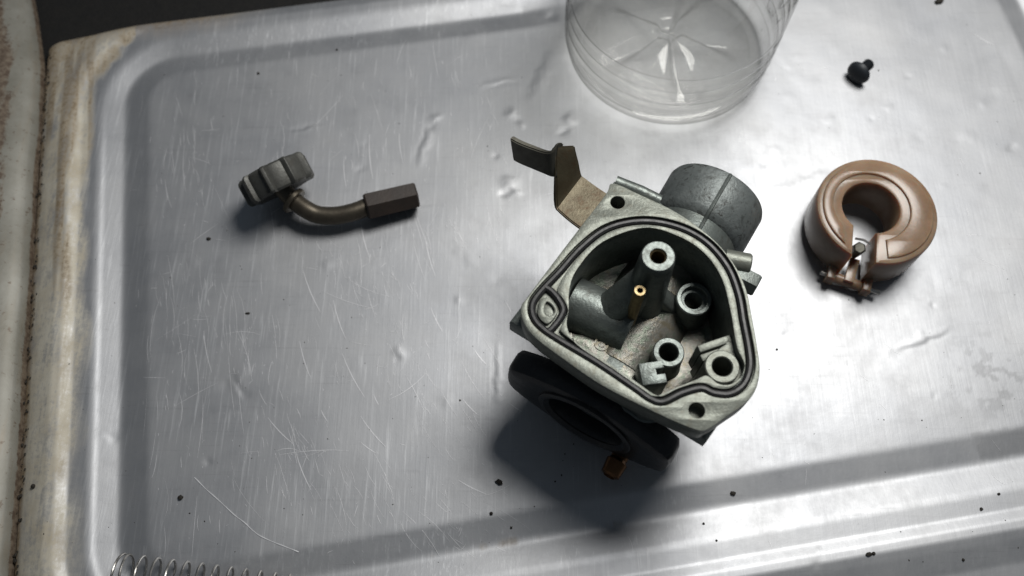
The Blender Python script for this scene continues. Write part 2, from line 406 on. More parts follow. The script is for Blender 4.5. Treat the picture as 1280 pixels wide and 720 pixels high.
def height(x, y):
    x = np.asarray(x, float); y = np.asarray(y, float)
    u = x * CU + y * SU; v = -x * SU + y * CU
    cx, cy, bx, by, r = (U0 + U1) / 2, (V0 + V1) / 2, (U1 - U0) / 2, (V1 - V0) / 2, 11.0
    qx = np.abs(u - cx) - bx + r; qy = np.abs(v - cy) - by + r
    d = np.hypot(np.maximum(qx, 0), np.maximum(qy, 0)) + np.minimum(np.maximum(qx, qy), 0) - r
    z = np.interp(d, fd, fh)
    top = np.clip((v - 90) / 12, 0, 1)                       # pressed border runs out towards the far right
    amt = 1 - top * np.clip((u - 22) / 14, 0, 1) * 0.85
    z = np.where(d > 0, z * np.where(v > V0 + 30, np.where(top > 0, amt * 1.0, 1.0), 1.0), z)
    lim = np.where(v > V1, 0.75, np.where(u < U0, np.interp(v, [70, 101.5], [1.5, 0.75]), 1.0)); z = np.where(z > 0, z * lim, z)
    inner = np.clip(-d / 8, 0, 1)
    z = z + inner * ((fbm(x / 42 + 20, y / 42 + 20, 3, 3) - 0.5) * 0.7 + (fbm(x / 11 + 20, y / 11 + 20, 9, 2) - 0.5) * 0.09 * (0.5 + 0.9 * np.clip((x - 0) / 120, 0, 1)))
    z = z + (fbm(x / 25 + 9, y / 25 + 9, 31, 2) - 0.5) * 0.12
    wx = (fbm(x / 3 + 20, y / 3 + 40, 90, 3) - 0.5) * 2.2; wy = (fbm(x / 3 + 50, y / 3 + 10, 95, 3) - 0.5) * 2.2
    x0, y0 = x, y; x = x + wx; y = y + wy
    for dx, dy, r, h in DENTS:
        m = (np.abs(x - dx) < 4 * r) & (np.abs(y - dy) < 4 * r)
        if m.any():
            g = np.zeros_like(z); g[m] = 0.6 * h * np.exp(-((x[m] - dx) ** 2 + (y[m] - dy) ** 2) / (r * r)); z = z + g
    for a, b, wd, h in CREASES:
        pa, pb = P(*a), P(*b); t = np.clip(((x - pa.x) * (pb.x - pa.x) + (y - pa.y) * (pb.y - pa.y)) / (pb - pa).length_squared, 0, 1)
        dd = np.hypot(x - pa.x - t * (pb.x - pa.x), y - pa.y - t * (pb.y - pa.y))
        s = (-(x - pa.x) * (pb.y - pa.y) + (y - pa.y) * (pb.x - pa.x)) / (pb - pa).length
        z = z + 0.6 * h * np.exp(-(dd / wd) ** 2) * np.tanh(s / wd * 1.5 + 0.6) * np.clip(4 * t * (1 - t), 0, 1)
    return z

# where things stand, the sheet is as low as it measures there
def zt(x, y): return float(height(np.array([x]), np.array([y]))[0])

tray = thing('metal_tray', 'dented and scratched aluminium tray with a pressed border groove, under all the loose parts', 'tray', (*xy_of(40, 15), 0))
STEP = 0.6
us = np.arange(SEAM_U, 222, STEP); vs_ = np.arange(-112, BACK_V + 0.01, STEP)
UU, VV = np.meshgrid(us, vs_, indexing='ij'); X = UU * CU - VV * SU; Y = UU * SU + VV * CU
Z = height(X, Y); nu, nv = Z.shape
Z = Z - np.clip((SEAM_U + 4.5 - UU) / 4.5, 0, 1) ** 2 * 1.6       # rolls down into the seam
Z = Z - np.clip((VV - (BACK_V - 7)) / 7, 0, 1) ** 2 * 4.5
idx = np.arange(nu * nv).reshape(nu, nv)
F = np.stack([idx[:-1, :-1], idx[1:, :-1], idx[1:, 1:], idx[:-1, 1:]], -1).reshape(-1, 4)
me = bpy.data.meshes.new('panel'); me.vertices.add(nu * nv)
co = np.stack([X, Y, Z], -1).reshape(-1, 3); me.vertices.foreach_set('co', co.ravel())
me.loops.add(F.size); me.loops.foreach_set('vertex_index', F.ravel().astype(np.int32))
me.polygons.add(len(F)); me.polygons.foreach_set('loop_start', np.arange(0, F.size, 4, dtype=np.int32))
me.update(calc_edges=True)
n1 = fbm(UU / 9 + 3, VV / 30 + 3, 50, 4); n2 = fbm(UU / 3 + 3, VV / 60 + 9, 60, 4); n3 = fbm(UU / 5 + 30, VV / 7 + 30, 70, 4)
edge = 131.5 + (n1 - 0.5) * 9 + np.clip((VV - 60) / 60, 0, 1) * 0
soft = np.interp(VV, [-70, -20, 10], [13., 5., 2.5])
left = np.clip((-UU - edge - np.interp(VV, [-70, 0], [-3., 0.])) / soft, 0, 1)
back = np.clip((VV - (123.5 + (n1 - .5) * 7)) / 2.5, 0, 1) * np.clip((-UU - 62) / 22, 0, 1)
corner = np.clip(((-UU - 118) * 0.75 + (VV - 96) * 0.55 - 12 + (n3 - .5) * 10) / 4, 0, 1) * (UU < -118)
dirt = np.maximum(np.maximum(left, corner * 0.9), back * 0.4) * np.clip(0.55 + (n3 - 0.2) * 0.9, 0, 1)
up_ = np.clip((VV + 5 + (n1 - .5) * 60) / 50, 0, 1)
brown = left * np.clip((n2 - (0.56 - 0.18 * up_)) / 0.14, 0, 1) * 0.75 * (0.25 + 0.75 * up_)
brown = np.maximum(brown, np.clip((SEAM_U + 2.2 + (n3 - .5) * 3 - UU) / 1.5, 0, 1) * 0.9)
brown = np.maximum(brown, corner * np.clip((n3 - 0.5) / 0.15, 0, 1) * 0.6)
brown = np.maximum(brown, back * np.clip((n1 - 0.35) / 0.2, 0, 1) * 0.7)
back_dark = np.clip((VV - 115 - (n1 - .5) * 8) / 11, 0, 1) * np.clip((-UU - 60) / 40, 0, 1)  # dark brown tone, deepening towards the back edge on the left
brown = np.maximum(brown, back_dark * 0.85)
gro = np.exp(-((VV + 76.5) / 1.2) ** 2) * np.clip((n2 - 0.45) / 0.2, 0, 1) * np.clip(1 - np.abs(UU + 5) / 45, 0, 1) * 0.6
brown = np.maximum(brown, gro)
pu, pv = uv_of(P(1240, 470)); pu2, pv2 = uv_of(P(1262, 552))
n4 = fbm(UU / 2.2 + 60, VV / 2.2 + 60, 80, 3)
stain = np.clip((n4 - 0.58) / 0.06, 0, 1) * np.clip(1.3 - np.hypot((UU - pu) / 16, (VV - pv) / 14), 0, 1)
stain = np.maximum(stain, np.clip((1.0 - np.maximum(np.abs(UU - pu2 - 3) / 13, np.abs(VV - pv2) / 4.2) + (n4 - .5) * .5) / 0.12, 0, 1) * 0.8)
scuff = np.clip(1.15 - (UU + 60) / 130 + (n3 - .5) * .8, 0.12, 1)
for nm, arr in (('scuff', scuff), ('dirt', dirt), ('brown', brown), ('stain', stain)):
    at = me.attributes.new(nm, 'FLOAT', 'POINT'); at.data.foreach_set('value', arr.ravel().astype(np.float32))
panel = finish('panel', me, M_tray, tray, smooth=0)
panel.data.polygons.foreach_set('use_smooth', [True] * len(panel.data.polygons))

# folded side rim beyond the seam
def strip_mesh(uvz):            # list of rows (list of (u,v,z))
    v = []; f = []; m = len(uvz[0])
    for row in uvz:
        for (u, vv, z) in row: v.append((*xy_of(u, vv), z))
    for i in range(len(uvz) - 1):
        for j in range(m - 1): f.append((i * m + j, i * m + j + 1, (i + 1) * m + j + 1, (i + 1) * m + j))
    return mesh(v, f)
prof = [(a - 1.6, b) for a, b in [(-149.2, -3.0), (-149.4, -1.0), (-149.9, 0.8), (-151.0, 2.2), (-153.5, 3.8), (-157, 5.2), (-161, 6.4), (-166, 7.2), (-171, 7.4), (-175, 6.8), (-176.5, 4), (-176.5, -6)]]
rows = []
vv = np.linspace(-112, 150, 290)
for (u, z) in prof:
    rows.append([(u + (vnoise(np.array([b / 30 + 20]), np.array([3.]), 5)[0] - .5) * 0.8 - (0 if b < 112 else (b - 112) ** 1.3 * 0.06), b, z + (vnoise(np.array([b / 18 + 20]), np.array([8.]), 6)[0] - .5) * 0.5) for b in vv])
rm = strip_mesh(rows)
gv = []
for (u, z) in prof:
    for b in vv: gv.append(min(1, max(0, (-u - 156) / 5)) * min(1, max(0, (b + 40) / 80)) * 0.9 if u < -151.2 else 0.8)
at = rm.attributes.new('grime', 'FLOAT', 'POINT'); at.data.foreach_set('value', gv)
def rim_mat():
    k = NT('stained_rim'); v = k.coord(); st = k.coord(scale=(1, 0.12, 1), rot=(0, 0, math.radians(-9.3)))
    a = k.noise(v, 60, 5, 0.65); b = k.noise(st, 260, 4, 0.7); c = k.noise(v, 500, 4, 0.7)
    base = k.mix(k.ramp(a, [(0.35, (0, 0, 0)), (0.7, (1, 1, 1))]), (0.33, 0.322, 0.285), (0.23, 0.22, 0.185))
    base = k.mix(k.math('MULTIPLY', k.ramp(b, [(0.5, (0, 0, 0)), (0.7, (1, 1, 1))]), 0.3), base, (0.26, 0.19, 0.12))
    base = k.mix(k.math('MULTIPLY', k.ramp(c, [(0.60, (0, 0, 0)), (0.68, (1, 1, 1))]), 0.7), base, (0.13, 0.09, 0.06))
    gr = k.attr('grime'); base = k.mix(k.ramp(k.math('ADD', gr, k.math('SUBTRACT', k.math('ADD', k.math('MULTIPLY', c, 0.7), k.math('MULTIPLY', b, 1.1)), 0.9)), [(0.42, (0, 0, 0)), (0.60, (1, 1, 1))]), base, k.mix(k.ramp(c, [(0.4, (0, 0, 0)), (0.6, (1, 1, 1))]), (0.25, 0.20, 0.15), (0.13, 0.095, 0.07)))
    k.l(base, k.b.inputs['Base Color']); k.b.inputs['Metallic'].default_value = 0.25; k.b.inputs['Roughness'].default_value = 0.5
    k.bump(c, 0.12, 0.0003); return k.m
M_rimdirt = rim_mat()
finish('side_rim', rm, M_rimdirt, tray, label='raised cream side rim of the tray, stained brown', smooth=60)

# fine bright scratches: uncountable slivers, one part
sv, sf = [], []
def sliver(px, py, L, ang, wd, bend=0.0):
    c = P(px, py); u, v = uv_of(c); n = 5; pts = []
    for i in range(n):
        t = i / (n - 1) - 0.5; a = ang + bend * t
        pts.append((u + math.sin(a) * L * t, v - math.cos(a) * L * t, a))
    b = len(sv)
    for i, (uu, v2, a) in enumerate(pts):
        ww = wd * (0.25 + math.sin(math.pi * (i + 0.35) / (n - 0.3))) * 0.5
        for s in (-1, 1):
            xx, yy = xy_of(uu + s * ww * math.cos(a), v2 + s * ww * math.sin(a)); sv.append([xx, yy])
    for i in range(n - 1): sf.append((b + 2 * i, b + 2 * i + 1, b + 2 * i + 3, b + 2 * i + 2))
CL = [(random.uniform(200, 620), random.uniform(120, 670)) for _ in range(34)]
for _ in range(950):
    px = random.uniform(190, 640); py = random.uniform(60, 690)
    if random.random() < 0.6:
        c_ = random.choice(CL); px = random.gauss(c_[0], 22); py = random.gauss(c_[1], 26)
    lean = max(0, (px - 250) / 400) * max(0, (py - 220) / 380)
    L = random.choice((.6, .8, 1, 1.2, 2, 3, 4, 6, 9, 16)) * random.uniform(.5, 1.3)
    sliver(px, py, L, lean * 0.75 + random.gauss(0, 0.10) if random.random() < .8 else random.uniform(-1.5, 1.5), random.uniform(0.04, 0.15), random.gauss(0, .2))
for _ in range(60):
    sliver(random.uniform(560, 1250), random.uniform(20, 700), random.uniform(1, 6), random.gauss(0.4, 0.6), random.uniform(0.05, 0.12), random.gauss(0, .2))
for px, py, L, a, wd in ((462, 195, 18, -0.04, .28), (388, 365, 16, .28, .26), (423, 400, 14, .2, .22), (380, 450, 13, .2, .24), (258, 440, 14, .15, .2), (545, 400, 9, .3, .22), (350, 540, 12, .65, .24),
                         (378, 590, 12, .3, .26), (465, 540, 12, .55, .22), (440, 470, 16, .35, .24), (588, 510, 7, .6, .26), (455, 300, 14, .12, .24), (600, 447, 6, .5, .28), (536, 320, 15, .1, .22), (500, 185, 12, 0, .2),
                         (590, 610, 9, .95, .3), (430, 215, 12, -.02, .2), (405, 520, 4, .4, .22), (470, 500, 4, .3, .22), (460, 560, 6, .8, .2), (1240, 330, 10, 0.9, .1), (1230, 50, 8, .7, .25), (925, 500, 5, 1.1, .3)):
    sliver(px, py, L, a, wd, .12)
sa = np.array(sv); sz = height(sa[:, 0], sa[:, 1]) + 0.06
o = finish('scratches', mesh([(a[0], a[1], z) for a, z in zip(sa, sz)], sf), M_scr, tray, kind='stuff', smooth=0)
# long raised score line near the spring
line = smooth_open([P(x, y) for x, y in ((243, 597), (258, 612), (275, 627), (292, 643), (305, 653), (322, 668), (340, 677), (358, 684), (373, 690))], 6)
finish('score_line', tube([(p.x, p.y, zt(p.x, p.y) + 0.02) for p in line], lambda t: 0.16 + 0.05 * math.sin(t * 40), 6), M_scr, tray)
# specks of dirt too small to count
bm = bmesh.new()
for _ in range(320):
    px = random.uniform(30, 1275); py = random.uniform(10, 715); c = P(px, py); r = abs(random.gauss(0, 0.08)) + 0.04
    m = Matrix.Translation((c.x, c.y, zt(c.x, c.y) + r * 0.25)) @ Matrix.Rotation(random.uniform(0, 6), 4, 'Z') @ Matrix.Diagonal((r * random.uniform(.6, 2.0), r, r * 0.5, 1))
    bmesh.ops.create_icosphere(bm, subdivisions=1, radius=1, matrix=m)
for _ in range(160):
    t = random.random(); v = -90 + 210 * t; u = SEAM_U + random.gauss(1.0, 0.7); x, y = xy_of(u, v); r = random.uniform(.12, .4)
    m = Matrix.Translation((x, y, zt(x, y) - 0.6)) @ Matrix.Diagonal((r, r * 1.6, r, 1))
    bmesh.ops.create_icosphere(bm, subdivisions=1, radius=1, matrix=m)
finish('dirt_specks', bm_mesh(bm), M_crumb, None, org=(0, 0, 0), kind='stuff', label='fine dark specks of dirt scattered over the tray', cat='dirt')

# bench under the tray
bt = plate([[Vector((-600, -500)), Vector((600, -500)), Vector((600, 700)), Vector((-600, 700))]], -26, -6, 1)
finish('bench_top', bt, M_table, None, org=(0, 0, -6), kind='structure', smooth=0)

# ------------------------------------------------------------------ carburettor
e1 = Vector((math.cos(math.radians(-31)), math.sin(math.radians(-31)), 0))
e2 = Vector((-e1.y, e1.x, 0)); ez = Vector((0, 0, 1))
ZF = 52.0
cen = Vector((38, -20, 0)); ZC = zt(38, -20)
carb = thing('carburettor', 'open grey carburettor lying upside down, its float bowl removed and jet post showing', 'carburettor', (38, -20, ZC))
def px2(pts, z): return [P(x, y, z).to_2d() for x, y in pts]
outer = smooth_closed(px2([(766, 229), (800, 243), (840, 262), (868, 280), (897, 304), (919, 332), (933, 362), (940, 395), (947, 435), (950, 463), (945, 487), (932, 504), (908, 521), (884, 537), (866, 536), (820, 516), (753, 482), (703, 448), (670, 423), (655, 404), (651, 384), (660, 370), (690, 330), (722, 288), (757, 243)], ZF), 6)
ringM = smooth_closed(px2([(803, 275), (847, 282), (883, 301), (910, 332), (924, 367), (930, 400), (937, 437), (938, 460), (930, 480), (913, 491), (893, 490), (877, 484), (853, 490), (829, 501), (813, 497), (793, 483), (747, 452), (700, 424), (678, 409), (667, 395), (666, 378), (678, 361), (699, 339), (727, 308), (760, 284)], ZF), 6)
ringI = smooth_closed(px2([(803, 275), (847, 282), (883, 301), (910, 332), (924, 367), (930, 400), (937, 437), (938, 460), (930, 480), (913, 491), (893, 490), (877, 484), (853, 490), (829, 501), (813, 497), (793, 483), (747, 452), (707, 426), (694, 412), (699, 399), (704, 388), (699, 376), (691, 363), (700, 341), (727, 308), (760, 284)], ZF), 6)
cavity = smooth_closed(px2([(805, 284), (847, 294), (880, 315), (902, 346), (913, 385), (919, 420), (923, 437), (931, 455), (927, 470), (913, 480), (898, 479), (884, 469), (868, 475), (845, 484), (820, 494), (803, 485), (764, 458), (722, 430), (709, 408), (711, 385), (712, 360), (722, 335), (753, 302)], ZF), 6)
h1, h2 = P(772, 253, ZF), P(871, 513, ZF)
RW = 1.2
go = offset(ringM, RW); gi = offset(ringI, -RW)
floorcav = offset(cavity, -0.1)
finish('flange', plate([outer, offset(cavity, 0.9), circle(h1, 1.9), circle(h2, 1.95)], 45.2, 50.6, 0.25), M_rim, carb)
o = finish('outer_rim', plate([offset(outer, -0.05), go, circle(h1, 1.9), circle(h2, 1.95)], 50.4, ZF, 0.12), M_rim, carb)
finish('inner_rim', plate([gi, cavity], 50.3, ZF - 0.3, 0.1), M_rim, carb)
finish('sealing_ring', tube([(p.x, p.y, ZF - 1.0) for p in ringM], 0.98, 10, True), M_rubber, carb)
br = smooth_open([P(x, y, ZF - 0.95) for x, y in ((681, 359), (690, 365), (699, 376), (704, 388), (699, 400), (690, 411), (686, 414))], 6)
finish('sealing_ring_loop', tube(br, 0.95, 10), M_rubber, carb)
isl = smooth_closed(px2([(673, 382), (675, 374), (682, 371), (688, 374), (695, 382), (697, 389), (692, 398), (684, 404), (676, 399), (672, 391)], ZF), 5)
hole = smooth_closed(px2([(683, 377), (689, 380), (693, 387), (690, 393), (684, 394), (680, 388)], ZF), 5)
finish('drain_pocket', join(plate([isl, hole], 50.3, ZF - 0.3, 0.25), plate([offset(hole, .3)], 50.2, 50.75, 0.1)), M_rim, carb)
# bowl
ZB = 30.0
finish('bowl_wall', plate([offset(cavity, 2.6), offset(cavity, 0.0)], 29.0, 50.3, 0.15), M_cast, carb)
def floor_mesh():
    bm = bmesh.new(); lp = offset(cavity, 0.8); cx = sum((Vector(p) for p in lp), Vector((0, 0))) / len(lp)
    n = len(lp); rings = 26; vs = []
    for i in range(rings + 1):
        t = i / rings; row = []
        for p in lp:
            q = cx.lerp(p, 1 - t * 0.999)
            s = (Vector((q.x, q.y, 0)) - M0).dot(e1)
            edge_f = max(0, 1 - t * 7) ** 2 * 1.6
            z = ZB + edge_f + 0.5 * math.sin(q.x * .35) * math.cos(q.y * .3) * .4
            row.append(bm.verts.new((q.x, q.y, z)))
        vs.append(row)
    for i in range(rings):
        for k in range(n): bm.faces.new((vs[i][k], vs[i][(k + 1) % n], vs[i + 1][(k + 1) % n], vs[i + 1][k]))
    bmesh.ops.recalc_face_normals(bm, faces=bm.faces); return bm_mesh(bm)
M0 = Vector((*P(740, 512, 24)[:2], 24)); SP = Vector((*P(892, 262, 24)[:2], 24))
SP = M0 + e2 * (SP - M0).dot(e2)
finish('bowl_floor', floor_mesh(), M_floor, carb)
finish('bowl_base', plate([offset(cavity, 2.4)], 25.5, 29.2, 1.0), M_cast, carb)
# shallow ledge on the left of the bowl with a round casting mark
ledge = smooth_closed(px2([(706, 404), (722, 404), (750, 410), (782, 432), (803, 458), (815, 484), (803, 490), (764, 463), (722, 436)], 43), 5)
Lm = finish('bowl_ledge', plate([ledge], 30, 37.0, 2.0), M_floor, carb)
c0 = P(752, 430, 37)
finish('casting_mark', lathe((c0.x, c0.y, 36.9), ez, [(1.9, 0), (1.9, .35), (1.5, .35), (1.5, .05), (.9, .05), (.9, .3), (0, .3)], 24), M_floor, Lm)
# venturi bore through the body, rising above the bowl floor
LB = (SP - M0).length
finish('bore_pipe', lathe(M0 + e2 * 3, e2, [(10.8, 0), (13.2, 0), (13.2, LB - 14), (12.4, LB - 12), (12.4, LB - 3), (10.5, LB - 3), (10.5, 0)], 48), M_cast, carb)
finish('bore_hump', lathe(M0 + e2 * 11, e2, [(13.0, 0), (13.45, .4), (13.45, LB - 31), (13.0, LB - 30.5)], 48), M_floor, carb)
Lw = P(722, 372, 36)
post_c = P(823, 320, 64)
# jet post: round tip on a flared, ribbed stem
pc = Vector((post_c.x, post_c.y, 0))
def post_fn(r, s, th): return r
finish('jet_post', lathe(pc + ez * 30, ez, [(7.4, 0), (6.2, 4), (5.5, 9), (5.1, 15), (4.75, 23), (4.4, 31), (4.15, 33.6), (3.85, 34), (2.15, 34), (2.15, 28)], 48), M_cast, carb)
finish('jet_bore', lathe(pc + ez * 30, ez, [(2.25, 33.6), (1.7, 33.1), (1.7, 24), (0, 24)], 32), M_brass, carb)
def web(p0, z0, p1, z1, w0, w1, zb):
    """sloping rounded buttress from the post down to the bowl wall"""
    bm = bmesh.new(); d = (p1 - p0); n = 14; m = 10; rows = []
    dn = Vector((-d.y, d.x, 0)).normalized()
    for i in range(n + 1):
        t = i / n; p = p0.lerp(p1, t); w = w0 + (w1 - w0) * t; z = z0 + (z1 - z0) * (t ** 0.8); row = []
        for k in range(m + 1):
            a = math.pi * k / m; row.append(bm.verts.new((p.x + dn.x * math.cos(a) * w, p.y + dn.y * math.cos(a) * w, z + math.sin(a) * w - w)))
        row = [bm.verts.new((p.x + dn.x * w, p.y + dn.y * w, zb))] + row + [bm.verts.new((p.x - dn.x * w, p.y - dn.y * w, zb))]
        rows.append(row)
    for i in range(n):
        for k in range(m + 2): bm.faces.new((rows[i][k], rows[i][k + 1], rows[i + 1][k + 1], rows[i + 1][k]))
    bm.faces.new(rows[0]); bm.faces.new(rows[-1][::-1])
    bmesh.ops.recalc_face_normals(bm, faces=bm.faces); return bm_mesh(bm)
wa, wb = P(716, 366, 42), P(792, 402, 42)
finish('cross_passage', web(Vector((wa.x, wa.y, 0)), 42.5, Vector((wb.x, wb.y, 0)), 42.5, 7.5, 7.5, 29.5), M_cast, carb)
wl = P(752, 388, 42)
finish('post_web', web(pc, 60, Vector((wl.x, wl.y, 0)), 42, 4.0, 5.0, 29.5), M_cast, carb)
wr = P(868, 373, 40)
finish('post_web', web(pc, 52, pc.lerp(Vector((wr.x, wr.y, 0)), .8), 35, 2.6, 3.0, 29.5), M_cast, carb)
# brass pilot tube in front of the post
pt = P(800, 363, 58)
finish('pilot_tube', lathe((pt.x, pt.y, 29), ez, [(2.0, 0), (2.0, 2.5), (1.5, 3), (1.5, 28.6), (1.35, 29), (0.75, 29), (0.75, 22), (0, 22)], 28), M_brass, carb)
fp = P(796, 372, 46); fp2 = P(806, 352, 50)
finish('tube_cradle', web(Vector((pt.x - .4, pt.y + .8, 0)), 33, pc + (Vector((pt.x, pt.y, 0)) - pc) * .3, 50, 1.2, 3.0, 29.5), M_cast, carb)

def boss(px, py, z, ro, ri, step=None, name='boss', mat=None, depth=14):
    c = P(px, py, z); b = Vector((c.x, c.y, 29))
    h = z - 29
    pr = [(ro + 1.0, 0), (ro + 0.3, 2.0), (ro, h - .35), (ro - .3, h), (ri + .25, h), (ri, h - .3)]
    if step: pr = pr[:4] + [(step + .2, h), (step, h - .3), (step, h - 1.6), (ri + .2, h - 1.6), (ri, h - 1.9)]
    pr += [(ri, h - depth), (0, h - depth)]
    return finish(name, lathe(b, ez, pr, 40), mat or M_cast, carb)
boss(868, 373, 40, 4.8, 2.25, 3.4, 'needle_seat')
boss(836, 440, 40, 4.1, 2.45, None, 'hole_boss', M_cast)
boss(903, 458, 50.2, 4.3, 2.45, None, 'screw_boss', M_rim)
# boss joins the bowl corner
fil = smooth_closed(px2([(893, 440), (914, 426), (927, 432), (934, 455), (926, 474), (915, 478), (916, 455), (905, 441)], 49.5), 4)
finish('boss_fillet', plate([fil], 30, 49.0, 0.4), M_rim, carb)
# clip post with its square slot
qc = P(816, 466, 45); cl = []
for a, b in ((-3.1, -2.9), (3.1, -2.9), (3.1, -0.5), (1.0, -0.5), (1.0, .9), (3.1, .9), (3.1, 2.9), (-3.1, 2.9)): cl.append(Vector((a, b)))
ex = Vector((math.cos(math.radians(8)), math.sin(math.radians(8)), 0)); ey = Vector((-ex.y, ex.x, 0))
finish('clip_post', prism(cl, 29, 45, (qc.x, qc.y, 0), ex, ey, ez, 0.3), M_cast, carb)
# hinge bar beside the screw boss
ha, hb = P(873, 437, 48.5), P(911, 424, 48.5); hd = (hb - ha).normalized(); hn = Vector((-hd.y, hd.x, 0))
finish('hinge_bar', box((ha + hb) / 2 - ez * 6, hd, hn, ez, (hb - ha).length / 2, 0.95, 6.5, 0.35), M_rim, carb)
hc, hdv = P(880, 448, 48), P(905, 436, 48); hm = (hc + hdv) / 2
finish('hinge_bar', box(hm - ez * 7 + hd * 1.2, hd, hn, ez, 4.6, 0.9, 7, 0.3), M_rim, carb)
hl = P(912, 430, 48.5)
finish('hinge_lug', box(hl - ez * 6, hd, hn, ez, 1.0, 2.2, 6.4, 0.35), M_rim, carb)

# body below the flange
blk = px2([(637, 402), (884, 551), (904, 522), (938, 482), (936, 405), (905, 322), (826, 253), (768, 226), (757, 243)], 45)
finish('body_block', plate([blk, offset(cavity, 2.3)], 38.5, 45.3, 0.8), M_cast, carb)
bh = Vector((h2.x, h2.y))
finish('hole_floor', lathe((h2.x, h2.y, 47.6), ez, [(2.6, 0), (2.6, .6), (0, .6)], 20), M_rim, carb)
finish('body', join(lathe((cen.x, cen.y, ZC + 6), ez, [(0, 0), (15, 0), (15.5, 2), (15.5, 20), (12, 23)], 40),
                    box(Vector((36, -22, 22)), e1, e2, ez, 19, 16, 5.5, 1.5)), M_cast, carb)
finish('slide_cap', lathe((cen.x, cen.y, ZC - 0.15), ez, [(0, 0), (15.5, 0), (17, 1.5), (17, 6), (15.8, 7.2), (0, 7.2)], 48, lambda r, s, th: r - (0.5 if r > 16 and int(th / (2 * math.pi) * 48) % 2 else 0)), M_black, carb)
# intake spigot
sp = finish('intake_spigot', lathe(SP - e2 * 12, e2, [(12.0, 0), (13.2, 0.6), (14.9, 3.0), (15.1, 15.2), (14.8, 16), (13.2, 16), (12.8, 15), (12.4, 0)], 64), M_spig, carb)
rib = [SP - e2 * 17 + ez * 13.2, SP - e2 * 12.5 + ez * 13.4, SP - e2 * 9 + ez * 14.9, SP + e2 * 3.6 + ez * 15.05]
finish('mould_rib', tube([p + e1 * 1.5 for p in smooth_open(rib, 4)], 0.55, 8), M_cast, sp)
# side skirts joining spigot to flange
0 and finish('spigot_neck', box(SP - e2 * 14.5 + ez * 5, e1, e2, ez, 11.5, 5.5, 7, 2.0), M_cast, carb)
# elongated mounting flange on the engine side
MO = M0 - e2 * 0
ov = smooth_closed([Vector(p) for p in ((24.6, -4.6), (24.6, 4.6), (22.4, 8.4), (13, 13), (5, 15), (-5, 15), (-13, 13), (-22.4, 8.4), (-24.6, 4.6), (-24.6, -4.6), (-22.4, -8.4), (-13, -13), (-5, -15), (5, -15), (13, -13), (22.4, -8.4))], 5)
mf = finish('mounting_flange', prism(ov, -3.5, 4.2, MO, e1, ez, -e2, 2.0, [circle((0, 0), 11, 40)]), M_black, carb)
finish('bore_lip', lathe(MO - e2 * 3.8, -e2, [(14.0, 0), (14.0, .9), (13.3, 1.2), (12.4, 1.2), (11.8, .6), (11.2, .2)], 48), M_black, mf)
finish('throttle_plate', lathe(MO + e2 * 2, -e2, [(11.0, 0), (11.0, .6), (0, .6)], 40), M_spig, mf)
# brass drain nipple beneath it
nb = P(771, 578, 10)
finish('drain_nipple', lathe(Vector((nb.x, nb.y, 10)) + e2 * 14 , -e2, [(0, 0), (3.6, 0), (3.6, 9), (2.6, 9.6), (2.4, 13), (3.1, 14), (2.7, 18), (1.6, 18.6), (1.2, 16), (0, 16)], 28), M_copper, carb)
# idle screw and its boss on the right
ib = P(921, 322, 44)
finish('idle_boss', lathe(Vector((ib.x - 3, ib.y, 42.5)), (e1 + e2 * .35), [(0, 0), (3.0, 0), (3.0, 6.5), (2.7, 6.9), (0, 6.9)], 28), M_rim, carb)
ib2 = P(934, 342, 41)
finish('idle_screw', lathe(Vector((ib2.x - 5, ib2.y + 1, 40.5)), e1, [(0, 0), (3.4, 0), (3.4, 8.2), (3.0, 8.7), (1.2, 8.7), (1.2, 7.8), (0, 7.8)], 6), M_cast, carb)
# small brass pin over the far edge, rounded lug along that edge
bp = P(792, 233, 48)
finish('brass_pin', lathe(Vector((bp.x, bp.y - 2, 44.5)), (0.3, 0.8, .35), [(0, 0), (.9, 0), (.9, 3.2), (.6, 3.8), (0, 3.8)], 16), M_brass, carb)
finish('edge_lug', tube([P(769, 228, 48.8), P(800, 240, 48.2), P(824, 252, 47)], 1.9, 14), M_cast, carb)
# choke lever of bent strip
lev_l = smooth_open([P(748, 300, 40.5), P(722, 284, 40.5), P(700, 266, 40.5), P(694, 256, 41.2), P(693.5, 225, 45.6), P(694, 196, 49.4), P(696, 183, 50.8)], 4)
lev_r = smooth_open([P(778, 255, 40.5), P(752, 239, 40.5), P(731, 224, 40.5), P(725, 218, 41.2), P(722, 203, 45.6), P(719, 189, 49.4), P(718, 182, 50.8)], 4)
lv = finish('choke_lever', ribbon(lev_l, lev_r, 1.5), M_lever, carb, smooth=30)
tt = smooth_open([P(704, 178.5, 51.2), P(697, 179, 51.2), P(692, 185, 51), P(686, 189.5, 51), P(668, 184, 51), P(650, 177, 51), P(639, 171, 51)], 4)
tb = smooth_open([P(697, 222, 46), P(694.5, 221, 45.6), P(692.5, 220.5, 45.2), P(688, 219, 44.6), P(668, 210, 43), P(652, 203, 42.2), P(643, 198, 42)], 4)
finish('lever_tip', ribbon(tt, tb, 1.6), M_tip, lv, smooth=30)

